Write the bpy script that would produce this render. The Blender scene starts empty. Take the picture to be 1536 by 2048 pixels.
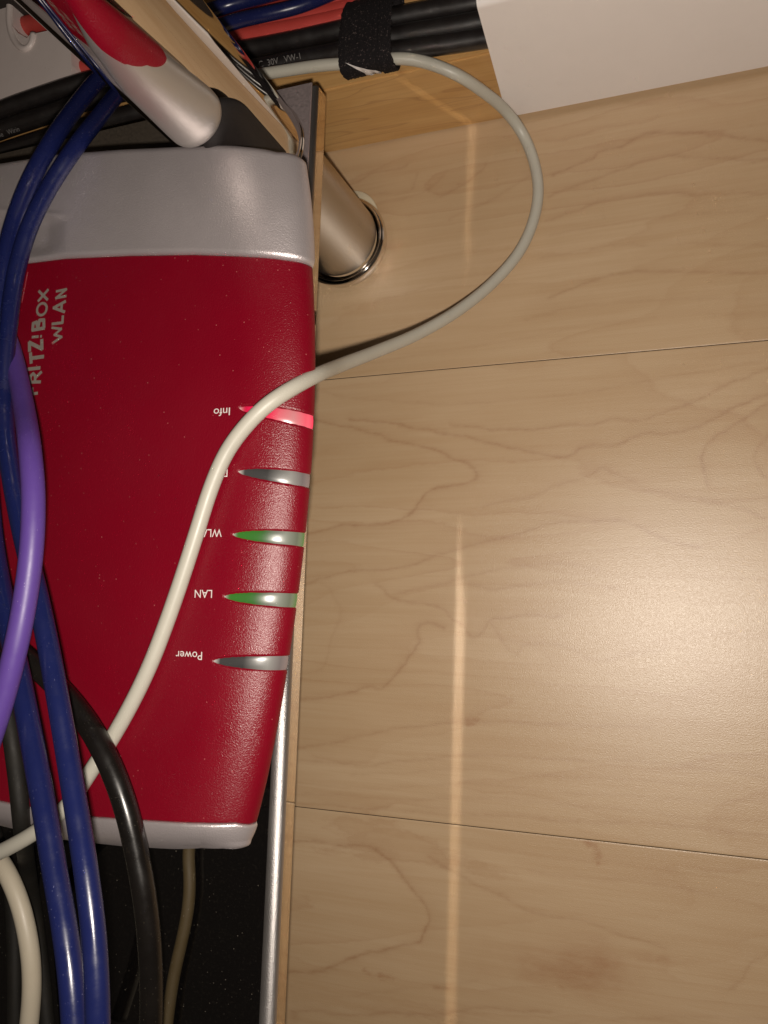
import bpy, bmesh, math, random
import numpy as np
from mathutils import Vector, Matrix
random.seed(4)
S = bpy.context.scene
COL = S.collection
R_ = math.radians

# ------------------------------------------------------------------ camera
H = 0.334                      # lens height above the floor (metres)
FPX = 1617.16                  # focal length in pixels of the 1536 x 2048 photograph
def _frame():
    a = np.array([1370-768, -(1215-1024)]); b = np.array([-3613-768, -(1140-1024)])
    f = math.sqrt(-a@b)
    dn = np.array([*a, -f]); dn /= np.linalg.norm(dn)
    mx = np.array([*b, -f]); mx /= np.linalg.norm(mx)
    Z = -dn; X = -mx; Y = np.cross(Z, X)
    return np.array([X, Y, Z])
RM = _frame()
def ray(px, py):
    return RM @ np.array([px-768, -(py-1024), -FPX])
def P(px, py, z=0.0):          # point of the picture on the level z
    d = ray(px, py); t = (z-H)/d[2]
    return Vector((d[0]*t, d[1]*t, z))
def PY(px, py, y):             # point of the picture on an upright plane parallel to the wall
    d = ray(px, py); t = y/d[1]
    return Vector((d[0]*t, y, H+d[2]*t))
cd = bpy.data.cameras.new('camera'); cam = bpy.data.objects.new('camera', cd); COL.objects.link(cam)
cam.matrix_world = Matrix([[*RM[0], 0], [*RM[1], 0], [*RM[2], H], [0, 0, 0, 1]])
cd.sensor_fit = 'VERTICAL'; cd.sensor_height = 24.0; cd.lens = 24.0*FPX/2048
cd.clip_start = 0.005; cd.clip_end = 20
S.camera = cam

# ------------------------------------------------------------------ world, light, exposure
w = bpy.data.worlds.new('World'); S.world = w; w.use_nodes = True
w.node_tree.nodes['Background'].inputs[0].default_value = (1.0, 0.80, 0.62, 1)
w.node_tree.nodes['Background'].inputs[1].default_value = 0.035
ld = bpy.data.lights.new('phone_flash', 'AREA'); ld.shape = 'DISK'; ld.size = 0.007
ld.energy = 0.98; ld.color = (1.0, 0.905, 0.80)
lo = bpy.data.objects.new('phone_flash', ld); COL.objects.link(lo)
lo.matrix_world = cam.matrix_world.copy()
lo.location = (-0.001, -0.013, H+0.001)
_aim = (P(880, 1080, 0)-lo.location).normalized()
lo.rotation_euler = _aim.to_track_quat('-Z', 'Y').to_euler()
S.view_settings.view_transform = 'Standard'; S.view_settings.look = 'None'
S.view_settings.exposure = 0.0; S.view_settings.gamma = 1.0
S.render.engine = 'CYCLES'
cy = S.cycles
cy.use_denoising = True; cy.max_bounces = 8; cy.glossy_bounces = 6; cy.diffuse_bounces = 3
cy.caustics_reflective = True; cy.blur_glossy = 0.0; cy.sample_clamp_indirect = 0
try: cy.use_guiding = True
except Exception: pass

# ------------------------------------------------------------------ helpers
def tag(o, label=None, cat=None, group=None, kind=None):
    if label: o['label'] = label
    if cat: o['category'] = cat
    if group: o['group'] = group
    if kind: o['kind'] = kind
    return o
def mesh_obj(name, verts, faces, mats, parent=None, smooth=True, midx=None):
    me = bpy.data.meshes.new(name)
    me.from_pydata([tuple(v) for v in verts], [], faces)
    for m in (mats if isinstance(mats, (list, tuple)) else [mats]): me.materials.append(m)
    if smooth: me.polygons.foreach_set('use_smooth', [True]*len(me.polygons))
    if midx: me.polygons.foreach_set('material_index', midx)
    me.update()
    o = bpy.data.objects.new(name, me); COL.objects.link(o)
    if parent: o.parent = parent
    return o
def empty(name, loc=(0, 0, 0)):
    o = bpy.data.objects.new(name, None); COL.objects.link(o); o.location = loc; o.empty_display_size = .01
    return o
def setparent(o, p):
    o.parent = p; o.matrix_parent_inverse = Matrix.Translation(-Vector(p.location))
    return o
def from_bm(name, bm, mat, parent=None, smooth=False):
    me = bpy.data.meshes.new(name); bm.to_mesh(me); bm.free()
    for m in (mat if isinstance(mat, (list, tuple)) else [mat]): me.materials.append(m)
    if smooth: me.polygons.foreach_set('use_smooth', [True]*len(me.polygons))
    o = bpy.data.objects.new(name, me); COL.objects.link(o)
    if parent: o.parent = parent
    return o
def box(name, x0, x1, y0, y1, z0, z1, mat, parent=None, bev=0.0, seg=1, smooth=False):
    bm = bmesh.new(); bmesh.ops.create_cube(bm, size=1)
    for v in bm.verts:
        v.co = Vector((x0 if v.co.x < 0 else x1, y0 if v.co.y < 0 else y1, z0 if v.co.z < 0 else z1))
    if bev: bmesh.ops.bevel(bm, geom=bm.edges[:], offset=bev, segments=seg, affect='EDGES')
    return from_bm(name, bm, mat, parent, smooth)
def spline(pts, step=0.0015, closed=False):      # centripetal-like Catmull-Rom
    p = [Vector(q) for q in pts]; n = len(p); out = []
    rng = range(n if closed else n-1)
    for i in rng:
        if closed: p0, p1, p2, p3 = p[(i-1) % n], p[i], p[(i+1) % n], p[(i+2) % n]
        else:
            p1, p2 = p[i], p[i+1]
            p0 = p[i-1] if i > 0 else p1*2-p2
            p3 = p[i+2] if i+2 < n else p2*2-p1
        t01 = max((p1-p0).length, 1e-6)**.5; t12 = max((p2-p1).length, 1e-6)**.5; t23 = max((p3-p2).length, 1e-6)**.5
        m1 = (p2-p1) + t12*((p1-p0)/t01-(p2-p0)/(t01+t12))
        m2 = (p2-p1) + t12*((p3-p2)/t23-(p3-p1)/(t12+t23))
        k = max(2, int((p2-p1).length/step))
        for j in range(k):
            t = j/k; a = t*t; b = a*t
            out.append((2*b-3*a+1)*p1+(b-2*a+t)*m1+(-2*b+3*a)*p2+(b-a)*m2)
    if not closed: out.append(p[-1])
    return out
def smooth_path(c, it=6):
    for _ in range(it):
        c = [c[0]]+[(c[i-1]+c[i]*2+c[i+1])/4 for i in range(1, len(c)-1)]+[c[-1]]
    return c
def tube(name, pts, r, mat, parent=None, sides=24, step=0.0015, it=10):
    c = smooth_path(spline(pts, step), it)
    t = (c[1]-c[0]).normalized(); u = t.orthogonal().normalized()
    V = []; F = []
    for i, q in enumerate(c):
        t2 = (c[min(i+1, len(c)-1)]-c[max(i-1, 0)]).normalized()
        u = (u-t2*u.dot(t2)).normalized(); v = t2.cross(u)
        for k in range(sides):
            a = 2*math.pi*k/sides
            V.append(q+(u*math.cos(a)+v*math.sin(a))*r)
    for i in range(len(c)-1):
        for k in range(sides):
            k2 = (k+1) % sides
            F.append((i*sides+k, i*sides+k2, (i+1)*sides+k2, (i+1)*sides+k))
    F.append(tuple(range(sides-1, -1, -1))); n = (len(c)-1)*sides; F.append(tuple(range(n, n+sides)))
    return mesh_obj(name, V, F, mat, parent)
def lathe(name, prof, cx, cy_, mat, parent=None, n=96, midx=None):
    V = []; F = []; M = []
    for (r, z) in prof:
        for k in range(n):
            a = 2*math.pi*k/n; V.append((cx+r*math.cos(a), cy_+r*math.sin(a), z))
    for i in range(len(prof)-1):
        for k in range(n):
            k2 = (k+1) % n
            F.append((i*n+k, i*n+k2, (i+1)*n+k2, (i+1)*n+k)); M.append(midx[i] if midx else 0)
    return mesh_obj(name, V, F, mat, parent, True, M)

# ------------------------------------------------------------------ materials
def new_mat(name, base=(.5, .5, .5), rough=.5, metal=0., spec=.5, coat=0.):
    m = bpy.data.materials.new(name); m.use_nodes = True
    b = m.node_tree.nodes['Principled BSDF']
    b.inputs['Base Color'].default_value = (*base, 1); b.inputs['Roughness'].default_value = rough
    b.inputs['Metallic'].default_value = metal; b.inputs['Specular IOR Level'].default_value = spec
    b.inputs['Coat Weight'].default_value = coat; b.inputs['Coat Roughness'].default_value = .32
    return m
class NT:
    def __init__(s, m):
        s.t = m.node_tree; s.b = s.t.nodes['Principled BSDF']; s.tc = s.t.nodes.new('ShaderNodeTexCoord')
    def n(s, typ, **kw):
        x = s.t.nodes.new(typ)
        for k, v in kw.items(): setattr(x, k, v)
        return x
    def l(s, a, b): s.t.links.new(a, b)
    def mapping(s, src, scale=(1, 1, 1), loc=(0, 0, 0), rot=(0, 0, 0)):
        m = s.n('ShaderNodeMapping'); m.inputs['Scale'].default_value = scale; m.inputs['Location'].default_value = loc
        m.inputs['Rotation'].default_value = rot; s.l(src, m.inputs['Vector']); return m.outputs[0]
    def noise(s, vec, scale=1, detail=2, rough=.5, dist=0):
        n = s.n('ShaderNodeTexNoise'); n.inputs['Scale'].default_value = scale; n.inputs['Detail'].default_value = detail
        n.inputs['Roughness'].default_value = rough; n.inputs['Distortion'].default_value = dist
        s.l(vec, n.inputs['Vector']); return n.outputs['Fac']
    def ramp(s, fac, stops, interp='LINEAR'):
        r = s.n('ShaderNodeValToRGB'); r.color_ramp.interpolation = interp
        e = r.color_ramp.elements
        while len(e) < len(stops): e.new(.5)
        for i, (p, c) in enumerate(stops):
            e[i].position = p; e[i].color = (*c, 1) if isinstance(c, tuple) else (c, c, c, 1)
        s.l(fac, r.inputs[0]); return r.outputs[0]
    def math(s, op, a, b=None, c=None):
        m = s.n('ShaderNodeMath', operation=op)
        for i, v in enumerate((a, b, c)):
            if v is None: continue
            if isinstance(v, (int, float)): m.inputs[i].default_value = v
            else: s.l(v, m.inputs[i])
        return m.outputs[0]
    def mix(s, fac, a, b, blend='MIX'):
        m = s.n('ShaderNodeMix', data_type='RGBA', blend_type=blend)
        for i, v in ((0, fac), (6, a), (7, b)):
            if isinstance(v, (int, float)): m.inputs[i].default_value = v
            elif isinstance(v, tuple): m.inputs[i].default_value = (*v, 1)
            else: s.l(v, m.inputs[i])
        return m.outputs[2]
    def bump(s, h, strength=.3, dist=.0002, prev=None):
        b = s.n('ShaderNodeBump'); b.inputs['Strength'].default_value = strength; b.inputs['Distance'].default_value = dist
        s.l(h, b.inputs['Height'])
        if prev is not None: s.l(prev, b.inputs['Normal'])
        return b.outputs[0]
    def normal(s, o): s.l(o, s.b.inputs['Normal'])
    def dust(s, base, amount=.5, scale=900, color=(.55, .5, .42), rad=.16):   # small specks of dust
        v = s.n('ShaderNodeTexVoronoi'); v.inputs['Scale'].default_value = scale
        s.l(s.tc.outputs['Object'], v.inputs['Vector'])
        m1 = s.math('LESS_THAN', v.outputs['Distance'], rad)
        sep = s.n('ShaderNodeSeparateColor'); s.l(v.outputs['Color'], sep.inputs[0])
        m2 = s.math('GREATER_THAN', sep.outputs[0], 1-amount)
        m3 = s.math('MULTIPLY', m1, m2); m4 = s.math('MULTIPLY', m3, sep.outputs[1])
        return s.mix(m4, base, color)

def laminate_mat():
    m = new_mat('maple_laminate', rough=.42, spec=.75); t = NT(m)
    oi = t.n('ShaderNodeObjectInfo')
    off = t.n('ShaderNodeCombineXYZ')
    t.l(t.math('MULTIPLY', oi.outputs['Object Index'], 3.37), off.inputs[0]); t.l(t.math('MULTIPLY', oi.outputs['Object Index'], 1.91), off.inputs[1])
    add = t.n('ShaderNodeVectorMath', operation='ADD'); t.l(t.tc.outputs['Object'], add.inputs[0]); t.l(off.outputs[0], add.inputs[1])
    v = add.outputs[0]
    # the broad cathedral figure: level lines of a stretched noise field
    n1 = t.noise(t.mapping(v, (3.6, 15, 1)), 1, 2.0, .42, .2)
    wob = t.noise(t.mapping(v, (60, 150, 1)), 1, 5, .68)
    f = t.math('ADD', t.math('MULTIPLY', n1, 13.0), t.math('MULTIPLY', wob, .42))
    fr = t.math('FRACT', f)
    line = t.ramp(fr, [(0, 1.), (.06, .45), (.20, .10), (.45, .0), (.95, .0), (1, .9)])
    soft = t.ramp(fr, [(0, 1.), (1, 0.)])
    mask = t.ramp(t.noise(t.mapping(v, (9, 20, 1)), 1, 3, .5), [(.36, .12), (.62, 1.)])
    fib = t.noise(t.mapping(v, (26, 900, 1)), 1, 4, .6, .2)
    fib2 = t.noise(t.mapping(v, (14, 230, 1)), 1, 3, .55, .6)
    big = t.noise(t.mapping(v, (5, 22, 1)), 1, 3, .5, .3)
    c = t.mix(t.ramp(big, [(.3, 0.), (.7, 1.)]), (.475, .328, .190), (.565, .410, .258))
    c = t.mix(t.math('MULTIPLY', soft, .12), c, (.42, .255, .125))
    c = t.mix(t.math('MULTIPLY', t.ramp(fib2, [(.38, 0.), (.70, 1.)]), .22), c, (.40, .235, .11))
    c = t.mix(t.math('MULTIPLY', t.ramp(fib, [(.42, 0.), (.75, 1.)]), .25), c, (.42, .26, .13))
    c = t.mix(t.math('MULTIPLY', t.math('MULTIPLY', line, mask), .20), c, (.30, .13, .055))
    fg = t.n('ShaderNodeAttribute', attribute_name='figure'); kt = t.n('ShaderNodeAttribute', attribute_name='knot')
    brk = t.ramp(t.noise(t.mapping(v, (90, 260, 1)), 1, 3, .7), [(.32, .45), (.62, 1.)])
    c = t.mix(t.math('MULTIPLY', t.math('MULTIPLY', fg.outputs['Fac'], brk), .52), c, (.29, .135, .06))
    kk = t.math('MULTIPLY', kt.outputs['Fac'], t.ramp(t.noise(t.mapping(v, (70, 260, 1)), 1, 5, .7), [(.30, .45), (.65, 1.)]))
    c = t.mix(t.math('MULTIPLY', kk, .62), c, (.30, .125, .05))
    # reddish knot clouds, rare
    kn = t.noise(t.mapping(v, (14, 30, 1), (3.1, .7, 0)), 1, 4, .6, .4)
    c = t.mix(t.math('MULTIPLY', t.ramp(kn, [(.74, 0.), (.86, 1.)]), .3), c, (.36, .15, .06))
    t.l(c, t.b.inputs['Base Color'])
    g1 = t.noise(t.tc.outputs['Object'], 2100, 3, .65); g2 = t.noise(t.mapping(v, (80, 1500, 1)), 1, 2, .5)
    nb = t.bump(g1, .55, .00016); t.normal(t.bump(g2, .12, .0001, nb))
    t.l(t.ramp(t.noise(t.tc.outputs['Object'], 900, 3, .6), [(.3, .29), (.7, .36)]), t.b.inputs['Roughness'])
    return m
def rail_wood_mat():
    m = new_mat('orange_wood', rough=.42); t = NT(m); v = t.tc.outputs['Object']
    n = t.noise(t.mapping(v, (10, 60, 60), (0, .03, .01)), 1, 4, .55, .5)
    f = t.noise(t.mapping(v, (25, 700, 700)), 1, 3, .6)
    c = t.mix(t.ramp(n, [(.32, 0.), (.68, 1.)]), (.50, .275, .095), (.62, .38, .155))
    c = t.mix(t.math('MULTIPLY', t.ramp(f, [(.4, 0.), (.8, 1.)]), .35), c, (.34, .16, .05))
    ln = t.math('FRACT', t.math('MULTIPLY', t.noise(t.mapping(v, (7, 30, 38), (.3, 0, 0)), 1, 3, .5, .4), 9))
    c = t.mix(t.math('MULTIPLY', t.ramp(ln, [(0, 1.), (.12, .1), (.3, 0.), (.95, 0.), (1, .8)]), .35), c, (.24, .09, .03))
    t.l(c, t.b.inputs['Base Color']); t.normal(t.bump(t.noise(v, 2200, 2), .2, .0001))
    return m
def paint_mat(name, base, rough, metal, grain=.35, gscale=3800, spec=.5, dust=.0, dcol=(.6, .5, .45), coat=0, coatr=.2):
    m = new_mat(name, base, rough, metal, spec, coat); t = NT(m); v = t.tc.outputs['Object']
    m.node_tree.nodes['Principled BSDF'].inputs['Coat Roughness'].default_value = coatr
    var = t.noise(v, 45, 3, .6)
    c = t.mix(t.math('MULTIPLY', t.ramp(var, [(.35, 0.), (.7, 1.)]), .18), base, tuple(min(1, x*.72) for x in base))
    if dust: c = t.dust(c, dust, 620, dcol, .11)
    t.l(c, t.b.inputs['Base Color'])
    g = t.noise(v, gscale, 2, .7); t.normal(t.bump(g, grain, .00015))
    t.l(t.ramp(t.noise(v, 30, 4, .65), [(.3, max(0, rough-.05)), (.7, rough+.07)]), t.b.inputs['Roughness'])
    return m
def cable_mat(name, base, rough, dirt=.25, dcol=None, coat=0., spec=.5, dust=.2, dustc=(.5, .45, .4)):
    m = new_mat(name, base, rough, 0, spec, coat); t = NT(m); v = t.tc.outputs['Object']
    dcol = dcol or tuple(x*.55 for x in base)
    n = t.noise(v, 70, 5, .65)
    c = t.mix(t.math('MULTIPLY', t.ramp(n, [(.42, 0.), (.72, 1.)]), dirt), base, dcol)
    if dust: c = t.dust(c, dust, 1300, dustc, .13)
    t.l(c, t.b.inputs['Base Color'])
    t.l(t.ramp(t.noise(v, 160, 4, .6), [(.3, max(.05, rough-.08)), (.75, rough+.12)]), t.b.inputs['Roughness'])
    t.normal(t.bump(t.noise(v, 1800, 3, .6), .12, .0001))
    return m
def metal_mat(name, base=(.72, .70, .67), rough=.05, scr=.0, dust=.0):
    m = new_mat(name, base, rough, 1.0); t = NT(m); v = t.tc.outputs['Object']
    t.l(t.ramp(t.noise(v, 55, 5, .65), [(.35, rough), (.8, rough+.08+scr)]), t.b.inputs['Roughness'])
    if dust:
        f = t.math('MULTIPLY', t.ramp(t.noise(v, 900, 4, .7), [(.30, 0.3), (.75, 1.)]), dust)
        sx = t.n('ShaderNodeSeparateXYZ'); t.l(v, sx.inputs[0])
        loc = t.math('LESS_THAN', sx.outputs[0], -.172)
        dc = t.mix(loc, (.30, .20, .20), (.115, .085, .055)); bc = t.mix(loc, base, (.20, .17, .14))  # left part: dusty glass, its brown wood reflection put into the colour
        t.l(t.mix(f, bc, dc), t.b.inputs['Base Color'])
        t.l(t.math('SUBTRACT', 1.0, f), t.b.inputs['Metallic'])
    return m

LAM = laminate_mat(); RAILW = rail_wood_mat()
RED = paint_mat('red_plastic', (.175, .0010, .0100), .31, 0, .85, 2300, .5, .16, (.45, .12, .12))
SILVER = paint_mat('silver_paint', (.62, .56, .57), .36, .65, .8, 2300, .5, .12, (.75, .7, .62))
SILVERA = paint_mat('antenna_silver', (.50, .48, .46), .34, .75, .15, 3600)
BLACKP = paint_mat('black_plastic', (.012, .010, .010), .5, 0, .2, 2000, .4, .1)
CHROME = metal_mat('polished_steel', (.74, .70, .66), .025)
CHROME_FACE = new_mat('polished_frame_side', (.66, .60, .52), .045, 1.0)
BRUSH = metal_mat('brushed_steel', (.68, .63, .57), .36, -.04)
BRUSH.node_tree.nodes['Principled BSDF'].inputs['Anisotropic'].default_value = .85
BRUSH.node_tree.nodes['Principled BSDF'].inputs['Anisotropic Rotation'].default_value = .25
RIMM = paint_mat('satin_silver_rim', (.40, .38, .37), .38, .9, .8, 2300)
DUSTY_REFL = metal_mat('dusty_steel_wood_reflection', (.55, .48, .48), .28, .1, .55)  # dusty steel at the corner, painted wood reflection farther left
GLASS = new_mat('black_glass', (.003, .003, .003), .035, 0, .75)
_t = NT(GLASS); _c = _t.dust((.0035, .003, .003), .30, 700, (.16, .14, .11), .12)
_c = _t.mix(_t.math('MULTIPLY', _t.ramp(_t.noise(_t.tc.outputs['Object'], 900, 5, .8), [(.55, 0.), (.85, 1.)]), .10), _c, (.2, .17, .12))
_t.l(_c, _t.b.inputs['Base Color'])
WHITEC = cable_mat('white_cable', (.47, .45, .385), .40, .10, dust=.06, dustc=(.4, .35, .28))
CREAMC = cable_mat('cream_cable', (.47, .42, .33), .45, .22, (.50, .42, .30), dust=.15, dustc=(.35, .25, .2))
BLUEC = cable_mat('blue_cable', (.008, .012, .066), .25, .25, dust=.25, dustc=(.16, .16, .30))
PURPC = cable_mat('purple_cable', (.088, .044, .235), .42, .10, dust=.12, dustc=(.45, .35, .6))
BLACKC = cable_mat('black_cable', (.006, .005, .0045), .27, .3, (.014, .011, .009), dust=.3, dustc=(.13, .11, .08))
DUSTYC = cable_mat('dusty_black_cable', (.009, .007, .007), .38, .3, (.022, .016, .014), spec=.9, coat=.5, dust=.5, dustc=(.14, .10, .08))
DARKC = cable_mat('matt_black_cable', (.010, .009, .0075), .62, .4, (.020, .016, .011), spec=.3, dust=.3, dustc=(.10, .08, .06))
REFLC = cable_mat('cable_reflection', (.066, .046, .019), .6, .2, dust=.2)  # khaki holds the dimness of a cable reflected in the glass
REDC = cable_mat('red_cable', (.50, .055, .045), .5, .35, (.30, .04, .03), dust=.1, dustc=(.6, .3, .25))
WHITEP = cable_mat('white_plastic', (.72, .63, .60), .35, .12, (.48, .42, .38), dust=.05)
DUCTW = cable_mat('white_duct', (.86, .80, .77), .5, .04, dust=.0)
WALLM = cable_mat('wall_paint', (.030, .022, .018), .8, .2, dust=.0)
CORE = new_mat('board_core', (.035, .022, .012), .9)  # brown board core, darkened for the shade inside the seams
SUB = new_mat('underlay', (.02, .014, .01), .9)
FELT = cable_mat('felt', (.62, .55, .40), .95, .3, dust=.0)
GREYPRINT = new_mat('grey_print', (.20, .175, .15), .5)
WHITEPRINT = new_mat('white_print', (.66, .62, .60), .45)
DARKPRINT = new_mat('cable_print', (.17, .16, .155), .5)

# ------------------------------------------------------------------ floor of laminate planks
floor = box('floor', -.75, .55, -.48, .30, -.016, -.0085, SUB); tag(floor, kind='structure')
gap = .00013
seams = [-.4761, -.2831, -.0901, .1027, .2957]
ends = [(-.75, .55)]*4
FIG = [  # the figure of the wood: grain lines as they run in the boards (picture points laid down on the floor), strength
 ([(1093,394),(1166,365),(1210,348),(1269,331),(1313,316),(1381,311),(1484,319),(1560,316)],.7),
 ([(1100,355),(1142,331),(1181,316),(1196,302),(1249,294),(1288,275),(1318,267),(1371,270),(1459,277),(1560,285)],.9),
 ([(1093,280),(1142,275),(1215,255),(1288,245),(1318,236)],.5), ([(1088,438),(1142,419),(1215,394),(1288,387),(1337,386),(1405,390),(1560,386)],.6),
 ([(1093,472),(1200,452),(1290,434),(1390,427),(1560,421)],.3), ([(1100,600),(1205,555),(1288,541),(1361,538),(1560,545)],.7),
 ([(880,400),(909,385),(944,361),(967,326)],.6), ([(900,440),(967,410),(1014,382),(1061,352)],.4), ([(660,430),(760,412),(850,385),(890,352)],.4),
 ([(680,620),(800,590),(900,560),(1000,548)],.3), ([(1080,520),(1200,500),(1350,489),(1560,494)],.35), ([(1050,640),(1200,612),(1380,600),(1560,596)],.3),
 ([(1250,200),(1330,207),(1440,196),(1560,188)],.3), ([(660,380),(720,365),(745,345),(800,338),(812,330)],.6), ([(690,400),(735,392),(810,388),(822,372),(830,345)],.5),
 ([(560,838),(640,845),(720,862),(800,883),(849,892),(898,917),(932,936),(949,946),(942,958),(907,968),(873,975),(854,985),(844,1005),(824,1024),(782,1042),(671,1050),(636,1064),(560,1075)],1.),
 ([(700,840),(800,852),(922,873),(971,888),(1044,902),(1093,910),(1132,921),(1161,900),(1191,895),(1239,897),(1274,873),(1327,870),(1386,853),(1459,814),(1560,780)],.85),
 ([(900,850),(981,863),(1073,863),(1142,853),(1191,853),(1225,841),(1269,844),(1337,819),(1435,775),(1560,725)],.7),
 ([(1540,800),(1500,820),(1440,863),(1410,888),(1400,912),(1405,951),(1415,975)],.8), ([(1545,865),(1518,902),(1515,931),(1532,961),(1560,975)],.6),
 ([(966,1014),(1005,1000),(1073,985),(1112,968),(1171,961),(1210,941),(1239,951),(1288,975),(1361,990),(1435,1010),(1520,1040)],.55),
 ([(560,1190),(636,1164),(695,1146),(812,1135),(882,1111),(964,1088),(1034,1064),(1081,1047),(1193,1038),(1269,1041),(1327,1070),(1400,1090)],.75),
 ([(780,1190),(870,1176),(929,1158),(999,1138),(1075,1132),(1163,1138),(1193,1144)],.5), ([(941,1170),(999,1179),(1046,1173),(1105,1167),(1163,1173),(1240,1185)],.55),
 ([(745,1172),(768,1182),(794,1205),(853,1211),(894,1223),(929,1252),(947,1272),(970,1261),(993,1234),(1011,1237),(1046,1231),(1120,1235)],.7),
 ([(560,1402),(636,1397),(671,1393),(706,1390),(736,1378),(756,1384),(788,1352),(823,1311),(841,1281),(838,1258),(856,1249),(894,1258)],.85),
 ([(988,1246),(1002,1275),(1031,1311),(1046,1293),(1105,1287),(1146,1299),(1193,1313),(1257,1305),(1330,1300)],.5),
 ([(560,1492),(636,1486),(724,1475),(829,1457),(900,1445),(970,1445),(1046,1448),(1163,1454),(1300,1462)],.6), ([(560,1515),(636,1521),(724,1530),(782,1521),(870,1516),(1046,1516),(1163,1521),(1339,1533),(1560,1560)],.5),
 ([(600,1612),(706,1618),(812,1618),(929,1630),(1046,1630),(1163,1645),(1339,1647),(1560,1676)],.5), ([(640,1170),(665,1193),(680,1223),(665,1281),(640,1335),(590,1350)],.3),
 ([(560,1560),(700,1572),(900,1568),(1150,1585),(1560,1612)],.3), ([(560,1595),(760,1592),(1000,1600),(1250,1618),(1560,1645)],.35), ([(700,1545),(900,1540),(1200,1556),(1560,1590)],.3),
 ([(640,780),(760,800),(900,806),(1040,800),(1200,776),(1400,742),(1560,715)],.35), ([(640,735),(760,722),(900,700),(1100,668),(1300,640),(1560,625)],.25),
 ([(540,1682),(600,1680),(683,1691),(741,1697),(782,1724),(823,1768),(856,1809),(864,1832),(859,1847),(841,1879),(806,1888),(753,1899),(706,1920),(659,1937),(600,1935),(540,1940)],1.),
 ([(860,1720),(941,1768),(999,1791),(1046,1820),(1105,1835),(1163,1844),(1222,1864),(1269,1879),(1340,1900)],.6), ([(560,2030),(636,2022),(671,2025),(753,2025),(835,2031),(960,2020),(1090,2030)],.7),
 ([(1470,1990),(1480,1961),(1491,1937),(1515,1917),(1560,1900)],.5), ([(1060,1740),(1200,1752),(1330,1770),(1450,1795),(1560,1830)],.35), ([(860,1976),(894,1980)],.9), ([(560,1968),(700,1990),(830,1975),(960,1962)],.3),
 ([(1100,2060),(1250,2040),(1400,2036),(1560,2050)],.3), ([(940,1690),(1100,1712),(1300,1735),(1560,1775)],.25)]
KNOT = [(1130,1932,.022,.0085,1.), (1050,1950,.012,.006,.5), (1116,1978,.004,.003,.7), (1300,1925,.010,.003,.45), (1363,1937,.006,.0022,.7), (1197,1717,.0024,.0012,1.), (775,1952,.0024,.0012,.9),
        (1130,1245,.002,.001,.0), (970,1445,.0018,.0009,.8), (910,385,.0018,.001,.8), (1060,1948,.02,.004,.4)]
from mathutils import noise as mn
def fig_fields(xs, ys):
    X, Y = np.meshgrid(xs, ys); sh = X.shape; X = X.ravel(); Y = Y.ravel()
    ph = [random.uniform(0, 6.28) for _ in range(24)]
    wx = np.zeros_like(X); wy = np.zeros_like(X)
    for k in range(12):                      # jagged wandering of the lines
        fr = 70*1.5**k; an = ph[k]; am = .0009/(1.27**k)
        wx += am*np.sin((X*math.cos(an)+Y*math.sin(an))*fr+ph[k]*7); wy += .8*am*np.sin((X*math.sin(an)*.7+Y*math.cos(an)*1.6)*fr+ph[k+12]*5)
    Xw = X+wx; Yw = Y+wy*.8; G = np.zeros_like(X)
    for pts, st in FIG:
        c = spline([P(a, b, 0) for a, b in pts], .004); c = np.array([(q.x, q.y) for q in c])
        lo_, hi_ = c.min(0)-.006, c.max(0)+.006
        m = (Xw > lo_[0]) & (Xw < hi_[0]) & (Yw > lo_[1]) & (Yw < hi_[1])
        if not m.any(): continue
        px, py = Xw[m], Yw[m]; D = np.full(px.shape, 1e9); SG = np.zeros(px.shape)
        for a, b in zip(c[:-1], c[1:]):
            v = b-a; L = v@v; t = np.clip(((px-a[0])*v[0]+(py-a[1])*v[1])/L, 0, 1)
            dx = px-a[0]-t*v[0]; dy = py-a[1]-t*v[1]; d = np.hypot(dx, dy); k = d < D
            D[k] = d[k]; SG[k] = np.sign(v[0]*dy-v[1]*dx)[k]
        I = .48*np.exp(-(D/.00050)**2)+.34*np.exp(-(D/.0012)**2)+.30*np.exp(-D/.0042)*(SG > 0)
        G[m] = np.maximum(G[m], I*st)
    K = np.zeros_like(X)
    for a, b, rx, ry, st in KNOT:
        q = P(a, b, 0); K = np.maximum(K, st*np.exp(-((Xw+wx*3-q.x)/rx)**2-((Yw+wy*2-q.y)/ry)**2))
    return G, K
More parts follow.
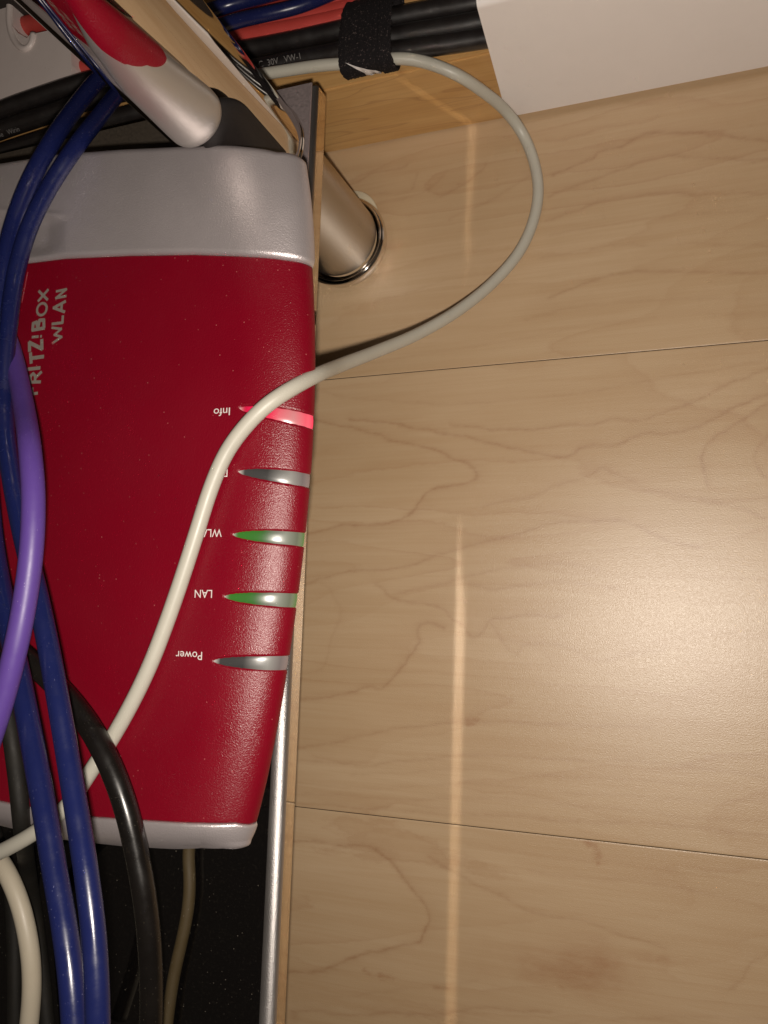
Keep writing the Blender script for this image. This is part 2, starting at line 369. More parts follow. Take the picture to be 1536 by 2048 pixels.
def plank(i, y0, y1):
    dense = i > 0
    xs = np.concatenate([np.linspace(-.75, -.17, 8)[:-1], np.arange(-.17, .06, .0006 if dense else .004), np.linspace(.06, .55, 8)])
    yy = np.concatenate([[y0, y0+.0002], np.arange(y0+.0008, y1-.0006, .0006 if dense else .004), [y1-.0002, y1]])
    if i == 1: yy = np.concatenate([[y0, y0+.0002], np.arange(y0+.02, -.175, .01), np.arange(-.175, y1-.0006, .0006), [y1-.0002, y1]])
    if i == 3: yy = np.concatenate([[y0, y0+.0002], np.arange(y0+.0008, .216, .0006), np.linspace(.218, y1-.0002, 8), [y1]])
    nx, ny = len(xs), len(yy); G, K = fig_fields(xs, yy)
    X, Y = np.meshgrid(xs, yy); Z = np.zeros_like(X); Z[0, :] = Z[-1, :] = -.00006; Z[:, 0] = Z[:, -1] = -.0002
    co = np.stack([X.ravel(), Y.ravel(), Z.ravel()], 1)
    ii = np.arange(nx*ny).reshape(ny, nx)
    q = np.stack([ii[:-1, :-1], ii[:-1, 1:], ii[1:, 1:], ii[1:, :-1]], -1).reshape(-1, 4)
    rim = np.concatenate([ii[0, :], ii[1:, -1], ii[-1, -2::-1], ii[-2:0:-1, 0]]); low = np.arange(len(rim))+len(co)
    lc = co[rim].copy(); lc[:, 2] = -.0084; co = np.concatenate([co, lc])
    sk = np.stack([rim, low, np.roll(low, -1), np.roll(rim, -1)], 1); q = np.concatenate([q, sk])
    me = bpy.data.meshes.new('plank'); me.vertices.add(len(co)); me.vertices.foreach_set('co', co.ravel())
    me.loops.add(q.size); me.loops.foreach_set('vertex_index', q.ravel()); me.polygons.add(len(q))
    me.polygons.foreach_set('loop_start', np.arange(0, q.size, 4)); me.update(calc_edges=True); me.validate()
    me.materials.append(LAM); me.materials.append(CORE)
    mi = np.zeros(len(me.polygons), dtype=np.int32); mi[-len(sk):] = 1; me.polygons.foreach_set('material_index', mi)
    for nm, A_ in (('figure', G), ('knot', K)):
        at = me.attributes.new(nm, 'FLOAT', 'POINT'); at.data.foreach_set('value', np.concatenate([A_, np.zeros(len(lc))]).astype(np.float32))
    o = bpy.data.objects.new('plank', me); COL.objects.link(o); o.parent = floor; o.pass_index = [3, 5, 7, 9][i]
for i in range(4): plank(i, seams[i]+gap, seams[i+1]-gap)
# wall and its white cable duct
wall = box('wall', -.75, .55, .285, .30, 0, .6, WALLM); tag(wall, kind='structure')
rail = box('skirting_board', -.75, .5, .2145, .2848, .0002, .0445, RAILW, None, .0008, 2)
tag(rail, 'orange wooden skirting ledge running along the wall below the black cables', 'skirting board')

duct = empty('cable_duct', (.1, .2128, 0))
tag(duct, 'white plastic cable duct standing on the ledge front at upper right, swallowing the black cables', 'cable duct')
zt = PY(955, 8, .2128).z
xl0, xl1 = PY(1010, 225, .2128).x, PY(950, 2, .2128).x
def duct_front():
    bm = bmesh.new(); zb = .0035; prof = []
    prof.append((.2128, zb)); r = .0025
    for k in range(7):
        a = k/6*math.pi/2; prof.append((.2128+r-r*math.cos(a), zt-r+r*math.sin(a)))
    prof.append((.2185, zt))
    V = []; F = []
    inner = [(y+.0012, z) if i == 0 else (y+.0010, z-.0012) for i, (y, z) in enumerate(prof)]
    for x_at in (0, 1):
        for pr in (prof, inner):
            for (y, z) in pr:
                x = (xl0+(xl1-xl0)*min(1, z/zt)) if x_at == 0 else .055
                V.append((x, y, z))
    n = len(prof)
    for i in range(n-1):
        F.append((i, i+1, 2*n+i+1, 2*n+i)); F.append((n+i+1, n+i, 3*n+i, 3*n+i+1)); F.append((i+1, i, n+i, n+i+1))
    F.append((0, 2*n, 3*n, n))
    return mesh_obj('cover', V, F, DUCTW, None, False)
setparent(duct_front(), duct)

# ------------------------------------------------------------------ the rack: black glass shelf, steel frame, tube legs
rack = empty('media_rack', (-.146, .166, 0))
tag(rack, 'low rack with black glass shelf, silver rim and thick chrome tube post carrying the router', 'rack')
XE = lambda y: -.1272+.0207*(y+.031)
YB = .1900
def frame_part():
    prof = [(-.004, .0740, 1), (-.0010, .0730, 1), (0, .0738, 1), (0, .0802, 1)]
    r = .0034
    for k in range(1, 9):
        a = k/8*math.pi/2; prof.append((-r+r*math.cos(a), .0802+r*math.sin(a), 0))
    prof.append((-.0044, .0836, 0)); prof.append((-.0050, .0830, 0))
    V = []; F = []; M = []
    for st in range(3):
        for (o, z, m) in prof:
            if st == 0: V.append((XE(-.45)+o, -.45, z))
            elif st == 1: V.append((XE(YB)+o, YB+o, z))
            else: V.append((-.62, YB+o, z))
    n = len(prof)
    for s in range(2):
        for i in range(n-1):
            F.append((s*n+i, s*n+n+i, s*n+n+i+1, s*n+i+1)); M.append(0 if prof[i+1][2] == 0 else 1)
    return mesh_obj('shelf_rim', V, F, [RIMM, CHROME_FACE], None, False, M)
o = frame_part(); o.data.polygons.foreach_set('use_smooth', [m.material_index == 0 for m in o.data.polygons]); setparent(o, rack)
gy0, gy1 = -.45, YB-.0049
V = [(XE(gy0)-.0049, gy0, .0832), (XE(gy1)-.0049, gy1, .0832), (-.62, gy1, .0832), (-.62, gy0, .0832)]
V += [(x, y, .0745) for (x, y, z) in V]
setparent(mesh_obj('glass_shelf', V, [(0, 1, 2, 3), (7, 6, 5, 4), (0, 4, 5, 1), (1, 5, 6, 2), (2, 6, 7, 3), (3, 7, 4, 0)], GLASS, None, False), rack)
bm = bmesh.new(); bmesh.ops.create_cube(bm, size=1)
for v in bm.verts:
    y = .142 if v.co.y < 0 else YB-.0006; x = -.40 if v.co.x < 0 else XE(y)-.0008
    v.co = Vector((x, y, .0838 if v.co.z < 0 else .0845))
bmesh.ops.bevel(bm, geom=bm.edges[:], offset=.00025, segments=2, affect='EDGES')
setparent(from_bm('plate_and_dusty_glass', bm, DUSTY_REFL), rack)  # past the corner it stands in for dusty glass reflecting wood
CX, CY = -.1450, .1662
setparent(lathe('post', [(.0195, .0846), (.0195, .0856), (.0190, .0861), (.0188, .0866), (.0188, .0869), (.0188, .419), (.0188, .42)], CX, CY, CHROME, None, 128), rack)
setparent(lathe('leg', [(.0178, .0735), (.0178, .0730), (.0178, .0080), (.0178, .0076), (.0172, .0068)], CX, CY+.0005, BRUSH, None, 128), rack)
setparent(lathe('foot_ring', [(.0168, .0040), (.0183, .0040), (.0185, .0058), (.0188, .0070), (.0193, .0075), (.0197, .0069), (.0198, .0064), (.0202, .0066), (.0209, .0060), (.0213, .0048), (.0213, .0036), (.0205, .0002)], CX, CY+.0003, CHROME, None, 128), rack)
setparent(lathe('felt_pad', [(.0001, .0012), (.0142, .0012), (.0147, .0008), (.0147, .0001)], CX+.0012, CY+.0122, FELT, None, 64), rack)

# ------------------------------------------------------------------ the router
router = empty('router', (-.17, .03, .084))
tag(router, 'red and silver router with lit indicator lights, lying on the black glass shelf', 'router')
ZT = .1275; ZE = .1172; A = .021; B = ZT-ZE; NE = 2.0
edge_px = [(598, 303), (603, 318), (608, 360), (614, 430), (621, 520), (626, 600), (628, 700), (627, 800), (623, 880), (618, 960), (610, 1060), (599, 1150), (588, 1230), (575, 1320), (560, 1410), (544, 1500), (527, 1580), (509, 1645), (500, 1680), (497, 1692)]
ex = sorted([(P(a, b, ZE+.001).y, P(a, b, ZE+.001).x) for a, b in edge_px])
EY = np.array([e[0] for e in ex]); EX = np.array([e[1] for e in ex])
_pf = np.polyfit(EY[1:-1], EX[1:-1], 7)
Y0, Y1 = P(440, 1697, ZT-.006).y, P(480, 289, ZT-.001).y      # front and back ends
def curve_of(pts):
    q = sorted([(P(a, b, z).x, P(a, b, z).y) for a, b, z in pts]); qx = [v[0] for v in q]; qy = [v[1] for v in q]
    return lambda x: float(np.interp(x, qx, qy))
YBk = curve_of([(-220, 395, ZT-.001), (0, 327, ZT-.001), (120, 308, ZT-.001), (250, 298, ZT-.001), (380, 292, ZT-.001), (480, 289, ZT-.001), (550, 294, ZT-.002), (590, 302, ZE+.003)])
YSP = curve_of([(-250, 600, ZT), (-100, 560, ZT), (43, 527, ZT), (129, 516, ZT), (258, 510, ZT), (387, 508, ZT), (500, 513, ZT-.0005), (570, 521, ZT-.004), (620, 534, ZE)])
YSF = curve_of([(-250, 1560, ZT), (0, 1603, ZT), (150, 1632, ZT), (300, 1642, ZT), (400, 1646, ZT-.001), (470, 1647, ZT-.004), (509, 1645, ZE)])
YFR = curve_of([(-250, 1590, ZT-.006), (0, 1650, ZT-.006), (110, 1677, ZT-.006), (250, 1692, ZT-.006), (340, 1697, ZT-.006), (400, 1698, ZT-.006), (455, 1697, ZT-.0065), (480, 1695, ZT-.009), (497, 1691, ZE-.0012)])
def xr(y):
    yy = min(max(y, EY[1]), EY[-2]); x = float(np.polyval(_pf, yy))
    for end, sgn, r in ((Y1-.0015, 1, .004), (Y0+.0002, -1, .0012)):
        e = (end-y)*sgn
        if e < r: x -= r-math.sqrt(max(0, r*r-(r-max(e, 0))**2))
    return x
def cs(s):                        # cross-section at the light edge: 0 = lowest point, 1 = where the flat top starts
    th = s*math.pi/2
    return A*(1-max(0, math.cos(th))**(2/NE)), B*(math.sin(th)**(2/NE))
_sd = np.array([cs(s)[0] for s in np.linspace(0, 1, 400)]); _sz = np.array([cs(s)[1] for s in np.linspace(0, 1, 400)])
def ztop(x, y):
    d = xr(y)-x
    return ZE+float(np.interp(d, _sd, _sz)) if d > 0 else ZE
LEDS = []                         # (world y of centre, x of tip)
for (a, b, c, dd) in [(476, 816, 623, 838), (474, 943, 615, 957), (463, 1069, 607, 1077), (446, 1193, 592, 1202), (424, 1322, 570, 1329)]:
    tip = P(a, b, ZT); e2 = P(c, dd, ZE+.006); LEDS.append((tip.y, e2.y, tip.x, e2.x))
LW = .0021
def led_half(u): return LW*math.sqrt(max(0, 1-(1-min(1, u))**2.2))**1.15 if u > 0 else 0
def led_depth(x, y):
    for (ya, yb, xt, xe) in LEDS:
        if abs(y-ya) > .006: continue
        u = (x-xt)/(xe-xt)
        yc = ya+(yb-ya)*u
        h = led_half(u)+.00025
        q = (h-abs(y-yc))/.00035
        if u > -.01 and q > 0: return min(1, q)*.0006*min(1, max(0, (u+.01)/.06))
    return 0
SV = list(np.linspace(0, 1, 64)); LEFTX = -.30
def shell(name, ylo, yhi, ny, mat, zfun, ycurve_lo=None, ycurve_hi=None, ys=None):
    V = []; F = []; cols = []
    nf = 120
    ts = ys if ys is not None else np.linspace(0, 1, ny)
    for t in ts:
        for k in range(len(SV)+nf):
            y = (ylo+(yhi-ylo)*t)
            for _ in range(3):
                xe = xr(y)
                if k < len(SV):
                    d, z = cs(SV[k]); x = xe-d; zz = ZE+z
                else:
                    f = (k-len(SV)+1)/nf; x = (xe-A)+(LEFTX-(xe-A))*f; zz = ZT
                a = ycurve_lo(x) if ycurve_lo else ylo; b = ycurve_hi(x) if ycurve_hi else yhi
                y = a+(b-a)*t
            # outward direction of the cross-section
            if k < len(SV):
                d1 = cs(max(0, SV[k]-.01)); d2 = cs(min(1, SV[k]+.01))
                tx, tz = -(d2[0]-d1[0]), d2[1]-d1[1]; l = math.hypot(tx, tz) or 1
                nx, nz = tz/l, -tx/l
            else: nx, nz = 0, 1
            off = zfun(x, y, t)
            V.append((x+nx*off, y, zz+nz*off))
    n = len(SV)+nf; m = len(ts)
    for i in range(m-1):
        for k in range(n-1):
            F.append((i*n+k, (i+1)*n+k, (i+1)*n+k+1, i*n+k+1))
    # skirt down to the base
    b0 = len(V)
    for i in range(m):
        x, y, z = V[i*n]; V.append((x-.0195, y, .0862))
    for i in range(m-1): F.append((i*n, b0+i, b0+i+1, (i+1)*n))
    for row in (0, m-1):
        b1 = len(V)
        for k in range(n):
            x, y, z = V[row*n+k]; V.append((x-.0195, y+(.004 if row == 0 else -.002), .0862))
        for k in range(n-1):
            q = (row*n+k, row*n+k+1, b1+k+1, b1+k); F.append(q if row == 0 else q[::-1])
    return mesh_obj(name, V, F, mat)
def round_end(e, r):              # drop of a rounded edge at distance e
    return 0 if e >= r else r-math.sqrt(max(0, r*r-(r-max(e, 0))**2))
# red cover
ysR = np.concatenate([[0, .0008, .0016, .003, .005], np.linspace(.008, .992, 460), [.995, .997, .9985, 1]])
def zred(x, y, t):
    e = min((YSP(x)-y), (y-YSF(x)))
    return -led_depth(x, y)-round_end(e, .0007)*.9
setparent(shell('red_cover', 0, 0, 0, RED, zred, YSF, YSP, ysR), router)
# silver back cap, a little proud of the red, with the rounded lip and the moulded hollow at the left
def endt(n, k=3):
    return np.array([0.5-0.5*math.cos(math.pi*i/(n-1)) for i in range(n)])
hx, hy = P(132, 442, ZT).x, P(132, 442, ZT).y
def zback(x, y, t):
    up = .0009
    z = up-round_end(y-YSP(x), .0018)*1.0-round_end(YBk(x)-y, .0030)*1.0
    z += .0006*math.sin(math.pi*t)
    m = min(1, max(0, (hx+.001-x)/.009))*1/(1+math.exp(-(hy-.22*(x-hx)-y)/.0007))
    low = 1/(1+math.exp(-(y-(YSP(x)+.0035))/.0012))
    return z-.0022*m*low+.0006*math.exp(-((hy-.22*(x-hx)+.0012-y)/.0011)**2)*min(1, max(0, (hx+.002-x)/.005))
setparent(shell('silver_cap', 0, 0, 0, SILVER, zback, YSP, YBk, endt(110)), router)
def zfront(x, y, t):
    e = YSF(x)-y; L = YSF(x)-YFR(x)
    return .0006-round_end(e, .0010)*.8-.0062*(max(0, e)/L)**2.2*(.2+.8*min(1, max(0, xr(y)-x)/.012))
setparent(shell('silver_end', 0, 0, 0, SILVER, zfront, YFR, lambda x: YSF(x)-.00005, endt(60)), router)
setparent(box('base', LEFTX, -.150, -.068, Y1-.006, .0848, .0862, BLACKP, None, .0004, 1), router)
# light guides
def led_mat(name, col, strength, off=False):
    m = new_mat(name, (.13, .125, .12), .27, .0, .6); t = NT(m)
    at = t.n('ShaderNodeAttribute', attribute_name='along')
    base = t.ramp(at.outputs['Fac'], [(0, (.55, .53, .50)), (.10, (.045, .045, .045)), (.40, (.035, .035, .035)), (.70, (.22, .22, .21)), (.86, (.15, .13, .13)), (1, (.30, .24, .24))])
    if not off: base = t.mix(t.ramp(at.outputs['Fac'], [(0, 0.), (.08, .8), (.34, .7), (.52, .1), (.9, .2), (1, .8)]), base, tuple(x*.12 for x in col))
    t.l(base, t.b.inputs['Base Color'])
    if not off:
        t.b.inputs['Emission Color'].default_value = (*col, 1)
        st = t.ramp(at.outputs['Fac'], [(0, .15), (.10, 1.), (.38, .8), (.60, .12), (.86, .25), (1, .9)]) if col[1] > col[0] else t.ramp(at.outputs['Fac'], [(0, .2), (.2, 1.), (.45, .8), (.7, .45), (.85, .8), (1, 1.)])
        t.l(t.math('MULTIPLY', st, strength), t.b.inputs['Emission Strength'])
    t.normal(t.bump(t.noise(t.tc.outputs['Object'], 700, 2), .1, .0001))
    return m
LM = [led_mat('info_light', (1.0, .004, .075), .95), led_mat('unlit_light', (0, 0, 0), 0, True), led_mat('green_light', (.07, .40, .030), .36)]
LM += [LM[2], LM[1]]
LLAB = ['glowing red info light', 'unlit grey light', 'green lit light', 'green lit light', 'unlit grey light']
for i, (ya, yb, xt, xe) in enumerate(LEDS):
    V = []; F = []; at = []; nu, nv = 90, 9
    d_tip = xr(ya)-xt
    s_tip = np.interp(d_tip, _sd, np.linspace(0, 1, 400)) if d_tip < A else 1
    # walk the section from the tip to the low edge by arc position
    path = []
    for q in np.linspace(0, 1, 400):
        dd, zz = cs(q); path.append((dd, zz))
    if d_tip > A: path += [(A+(d_tip-A)*k/20, B) for k in range(1, 21)]
    else: path = [p_ for p_ in path if p_[0] <= d_tip]
    path = np.array(path)[::-1]
    L = np.concatenate([[0], np.cumsum(np.hypot(*np.diff(path, axis=0).T))]); Lt = L[-1]
    for a in range(nu+1):
        u = a/nu; dd = np.interp(u*Lt, L, path[:, 0]); zz = np.interp(u*Lt, L, path[:, 1])
        e = .01; d1, z1 = np.interp(min(1, u+e)*Lt, L, path[:, 0]), np.interp(min(1, u+e)*Lt, L, path[:, 1])
        d0, z0 = np.interp(max(0, u-e)*Lt, L, path[:, 0]), np.interp(max(0, u-e)*Lt, L, path[:, 1])
        tx, tz = -(d1-d0), z1-z0; l = math.hypot(tx, tz) or 1; nx, nz = -tz/l, tx/l
        x = xr(ya)-dd; uu = (x-xt)/(xe-xt); yc = ya+(yb-ya)*uu
        h = max(led_half(uu), .00003)
        for b in range(nv):
            vv = -1+2*b/(nv-1); y = yc+h*vv
            x2 = xr(y)-dd; off = -.00028-.00022*abs(vv)**3
            V.append((x2+nx*off, y, ZE+zz+nz*off)); at.append(u)
    for a in range(nu):
        for b in range(nv-1):
            F.append((a*nv+b, (a+1)*nv+b, (a+1)*nv+b+1, a*nv+b+1))
    o = mesh_obj('indicator_light', V, F, LM[i]); o['label'] = LLAB[i]
    o.data.attributes.new('along', 'FLOAT', 'POINT').data.foreach_set('value', at)
    setparent(o, router)

# lettering --------------------------------------------------------
def text_mesh(name, body, size, mat, offset=0.0, res=3, space=1.0):
    cu = bpy.data.curves.new(name, 'FONT'); cu.body = body; cu.size = size; cu.offset = offset
    cu.resolution_u = res; cu.fill_mode = 'FRONT'; cu.space_character = space
    o = bpy.data.objects.new(name, cu); COL.objects.link(o)
    bpy.context.view_layer.update()
    me = bpy.data.meshes.new_from_object(o.evaluated_get(bpy.context.evaluated_depsgraph_get()))
    bpy.data.objects.remove(o); bpy.data.curves.remove(cu)
    me.name = name; me.materials.clear(); me.materials.append(mat)
    return me
def place_mesh(name, me, fn, parent):
    for v in me.vertices: v.co = fn(v.co)
    me.update()
    o = bpy.data.objects.new(name, me); COL.objects.link(o)
    return setparent(o, parent)
for body, px, py, wpx in [('Info', 462, 815, 34), ('DSL', 457, 938, 33), ('WLAN', 444, 1058, 54), ('LAN', 426, 1180, 36), ('Power', 406, 1304, 54)]:
    me = text_mesh('marking', body, .0034, WHITEPRINT, 0.0)
    xs = [v.co.x for v in me.vertices]; wid = max(xs)
    o0 = P(px, py, ZT); o1 = P(px-wpx, py, ZT); k = (o0-o1).length/wid
    def fn(c, o0=o0, k=k):
        x = o0.x-c.x*k; y = o0.y-c.y
        return Vector((x, y, ztop(x, y)+.00006))
    me.flip_normals()
    place_mesh('marking', me, fn, router)
# jaunty capitals drawn as strokes: (strokes in a unit box, x right, y up)
GL = {'F': [[(0.12, 0), (0.12, 1)], [(.12, .92), (.8, 1.0)], [(.12, .5), (.65, .52)]],
      'R': [[(.1, 0), (.1, 1)], [(.1, .93), (.55, .95), (.72, .75), (.55, .55), (.1, .5)], [(.4, .52), (.85, .02)]],
      'I': [[(.3, 0), (.3, .95)], [(.1, .97), (.4, .93)]],
      'T': [[(.45, 0), (.45, .95)], [(0, .88), (.95, .98)]],
      'Z': [[(.05, .92), (.85, .92), (.05, .08), (.9, .08)]],
      '!': [[(.3, .32), (.3, 1.0)], [(.3, .0), (.3, .17)]],
      'B': [[(.1, 0), (.1, 1)], [(.1, .93), (.6, .9), (.65, .65), (.12, .53)], [(.12, .53), (.75, .42), (.72, .1), (.1, .06)]],
      'O': [[(.5+.42*math.sin(k*math.pi/9), .5-.48*math.cos(k*math.pi/9)) for k in range(19)]],
      'X': [[(.05, .03), (.9, .97)], [(.05, .97), (.9, .03)]],
      'W': [[(0, 1), (.25, .05), (.5, .75), (.75, .05), (1, 1)]],
      'L': [[(.15, 1), (.15, .07), (.8, .07)]],
      'A': [[(.02, 0), (.45, .98), (.88, 0)], [(.2, .32), (.72, .32)]],
      'N': [[(.1, 0), (.1, .98), (.8, .02), (.8, 1)]]}
def letter(ch, x0, x1, y0, y1, rot=0.0, wst=.17):
    # picture box x0..x1 (cap top .. baseline), y0..y1 (end .. start); the word climbs the picture
    V = []; F = []; zz = ZT
    C0 = P((x0+x1)/2, (y0+y1)/2, zz)
    hgt = abs(P(x1, y0, zz).x-P(x0, y0, zz).x); wid = abs(P(x0, y0, zz).y-P(x0, y1, zz).y)
    t = hgt*wst/2
    for st in GL[ch]:
        q = [Vector(((a-.45)*wid, (b-.5)*hgt)) for a, b in st]
        for i in range(len(q)-1):
            d = (q[i+1]-q[i]).normalized(); n = Vector((-d.y, d.x))
            ea = t*.55 if i > 0 or len(q) > 2 else 0; a = q[i]-d*(t*(.6 if len(q) < 9 else .1) if i > 0 else 0); b = q[i+1]+d*(t*(.6 if len(q) < 9 else .1) if i < len(q)-2 else 0)
            k = len(V)
            V += [a+n*t, a-n*t, b-n*t, b+n*t]; F.append((k, k+1, k+2, k+3))
    out = []
    cr, sr = math.cos(rot), math.sin(rot)
    for j, v in enumerate(V):
        u, h = v.x*cr-v.y*sr, v.x*sr+v.y*cr
        out.append((C0.x-h, C0.y+u, zz+.00005+.000004*(j//4)))
    o = mesh_obj('letter', out, F, GREYPRINT, None, False); setparent(o, router)
for a in [('F', 54, 76, 768, 792, .05), ('R', 60, 83, 741, 768, -.06), ('I', 55, 81, 728, 742, .0), ('T', 60, 88, 703, 727, .02), ('Z', 57, 86, 680, 703, .10), ('!', 64, 84, 665, 678, -.03), ('B', 64, 90, 636, 662, .04), ('O', 74, 94, 606, 634, 0), ('X', 76, 97, 579, 604, 0)]:
    letter(*a, wst=.215)
for a in [('W', 104, 124, 654, 686, .12), ('L', 104, 127, 629, 651, 0), ('A', 107, 131, 602, 627, -.03), ('N', 112, 133, 578, 597, .05)]:
    letter(*a, wst=.2)

for q0, q1 in (((41, 547), (28, 606)), ((55, 544), (43, 606))):
    a_, b_ = P(*q0, ZT), P(*q1, ZT); d_ = (b_-a_).normalized(); n_ = Vector((-d_.y, d_.x, 0))*.00045
    u_ = Vector((0, 0, .00030)); u0 = Vector((0, 0, -.0001))
    V = [a_-n_+u0, a_+n_+u0, b_+n_+u0, b_-n_+u0, a_-n_*.4+u_, a_+n_*.4+u_, b_+n_*.4+u_, b_-n_*.4+u_]
    setparent(mesh_obj('embossed_ridge', V, [(4, 5, 6, 7), (0, 1, 5, 4), (1, 2, 6, 5), (2, 3, 7, 6), (3, 0, 4, 7)], RED, None, False), router)
# antenna -----------------------------------------------------------
def sil(a, b, D):                 # point of the picture at the horizontal distance D from the lens axis
    d = ray(a, b); k = D/math.hypot(d[0], d[1]); return Vector((d[0]*k, d[1]*k, H+d[2]*k))
AD = .1955
# outline pairs from the foot upwards (left side, right side): the paddle narrows towards its tip
prs = [((219, 160), (346, 123)), ((196, 126), (298, 80)), ((160, 76), (252, 42)), ((121, 0), (197, 0)), ((85, -60), (155, -62)), ((20, -170), (80, -175))]
sec_ = []
for l_, r_ in prs:
    L3, R3 = sil(*l_, AD), sil(*r_, AD)
    sec_.append(((L3+R3)/2, math.hypot((R3-L3).x, (R3-L3).y)/2))
foot = sil(394, 240, AD)
L3, R3 = sil(318, 256, AD), sil(433, 190, AD)
sec_ = [(((L3+R3)/2), math.hypot((R3-L3).x, (R3-L3).y)/2)]+sec_
hz = [q[0].z for q in sec_]; hw_ = [q[1] for q in sec_]
acx = [q[0].x for q in sec_]; acy = [q[0].y for q in sec_]
def ant_row(z, w=1.0, grow=0.0, a0=0., a1=2*math.pi, n=64, th=.0050):
    ax = float(np.interp(z, hz, acx)); ay = float(np.interp(z, hz, acy)); hw = float(np.interp(z, hz, hw_))
    c0 = Vector((ax, ay)); rd = c0.normalized(); tg = Vector((-rd.y, rd.x)); out = []
    closed = a1-a0 > 6.28
    for k in range(n if closed else n+1):
        a = a0+(a1-a0)*k/n; c, s_ = math.cos(a), math.sin(a)
        u = hw*w*c; v = min(th, hw*.85)*w*s_
        l = math.hypot(u, v) or 1; q = c0+tg*u*(1+grow/l)+rd*v*(1+grow/l)
        out.append(Vector((q.x, q.y, z)))
    return out
zb = foot.z-.0068
V = []; F = []; n = 64; rows = []
for k in range(14):
    a = k/13*math.pi/2; rows.append((zb+.0085*(1-math.cos(a)), max(.03, math.sin(a))**.9))
rows += [(z, 1.0) for z in np.linspace(zb+.009, hz[-1], 40)] + [(hz[-1]+.002, .7), (hz[-1]+.003, .2)]
for z, wz in rows: V += ant_row(z, wz)
for i in range(len(rows)-1):
    for k in range(n): F.append((i*n+k, i*n+(k+1) % n, (i+1)*n+(k+1) % n, (i+1)*n+k))
F.append(tuple(range(n-1, -1, -1)))
ant = setparent(mesh_obj('antenna', V, F, SILVERA), router)
V = []; F = []; n = 64; zi = sil(306, 158, AD-.004).z
zs = list(zi+.010*(1-np.cos(np.linspace(0, math.pi/2, 14))))+list(np.linspace(zi+.0105, hz[-1], 30))
for j, z in enumerate(zs):
    q1 = math.sin(min(1, j/13)*math.pi/2); q2 = (max(0, (j-9)/(len(zs)-10)))**.85*1.35
    V += ant_row(z, 1, .0005, R_(-146-64*q1**2), R_(-144+46*q1+100*q2), n)
for i in range(len(zs)-1):
    for k in range(n): F.append((i*(n+1)+k, i*(n+1)+k+1, (i+1)*(n+1)+k+1, (i+1)*(n+1)+k))
inl = mesh_obj('red_inlay', V, F, RED); inl.parent = ant
# black hinge behind the back edge
ha = R_(131.7); hr = Vector((math.cos(ha), math.sin(ha))); ht = Vector((-hr.y, hr.x)); hc = hr*.1985
V = []; F = []; n = 48; zr = [(.100, 1), (.126, 1)]+[(.126+.012*math.sin(q*math.pi/20), math.cos(q*math.pi/20)) for q in range(1, 10)]
for z, s_ in zr:
    for k in range(n):
        a = 2*math.pi*k/n; q = hc+ht*math.cos(a)*.0092*s_+hr*math.sin(a)*.0034*(.4+.6*s_)
        V.append((q.x, q.y, z))
for i in range(len(zr)-1):
    for k in range(n): F.append((i*n+k, i*n+(k+1) % n, (i+1)*n+(k+1) % n, (i+1)*n+k))
F.append(tuple(range((len(zr)-1)*n, len(zr)*n)))
setparent(mesh_obj('antenna_hinge', V, F, BLACKP), router)

# ------------------------------------------------------------------ cables
def cable(name, pts, r, mat, label, group=None, **k):
    o = tube(name, pts, r, mat, **k); tag(o, label, 'cable', group); return o
zt_ = ZT
wr = .00235
W = [PY(440, 160, .2190), PY(560, 143, .2185), PY(640, 131, .2180), PY(740, 124, .2172), PY(800, 116, .2168), PY(850, 124, .2150), PY(885, 136, .2120), PY(920, 152, .2095), PY(970, 186, .2090),
     PY(1012, 222, .2088), P(1047, 270, .0045), P(1070, 330, .0030), P(1077, 385, .0030), P(1066, 445, .0040), P(1038, 505, .007), P(985, 566, .014), P(915, 622, .027), P(835, 668, .045),
     P(755, 702, .068), P(680, 731, .094), P(628, 753, .1165), P(580, 779, .1262), P(535, 808, .1300), P(490, 853, .1305), P(455, 900, .1304), P(422, 975, .1303), P(395, 1060, .1303), P(366, 1150, .1303), P(335, 1240, .1303), P(296, 1340, .1303), P(240, 1450, .1303), P(180, 1545, .1303), P(130, 1617, .1303), P(70, 1665, .1303), P(0, 1704, .129), P(-90, 1745, .126), P(-200, 1800, .12)]
cable('network_cable', W, wr, WHITEC, 'white cable looping from under the black strap across the floor and over the red router')
cable('network_cable', [P(-160, 1640, .100), P(-70, 1665, .100), P(0, 1722, .112), P(36, 1795, .114), P(57, 1880, .114), P(64, 1960, .113), P(57, 2060, .111), P(40, 2180, .108)], .0030, CREAMC,
      'cream stained cable curving down at the bottom left corner beside the blue cables')
cable('power_cable', [P(-120, 1180, .144), P(-40, 1240, .141), P(30, 1297, .138), P(80, 1340, .137), P(125, 1384, .1368), P(175, 1447, .137), P(218, 1525, .138), P(250, 1610, .138), P(272, 1700, .137), P(290, 1800, .136), P(300, 1900, .134), P(303, 2000, .131), P(300, 2100, .128), P(290, 2250, .12)], .0033, BLACKC,
      'thick black cable bending down over the router between white cable and blue cables')
cable('network_cable', [P(170, 1, .078)if False else P(700, -30, .062), P(600, 12, .062), P(540, 27, .066), P(460, 46, .075), P(360, 88, .088), P(290, 128, .097), P(243, 178, .106), P(200, 232, .121), P(150, 296, .1325), P(98, 375, .1355), P(58, 455, .138), P(33, 540, .139), P(18, 640, .142), P(8, 760, .146), P(10, 860, .150), P(24, 960, .153), P(46, 1070, .156), P(74, 1185, .159), P(98, 1300, .162), P(118, 1410, .165), P(135, 1510, .167), P(153, 1620, .170), P(172, 1740, .173), P(188, 1870, .175), P(194, 1980, .176), P(196, 2100, .176), P(196, 2250, .176)], .0028, BLUEC,
      'right blue cable, running over the router with a bright streak, next to the black cable')
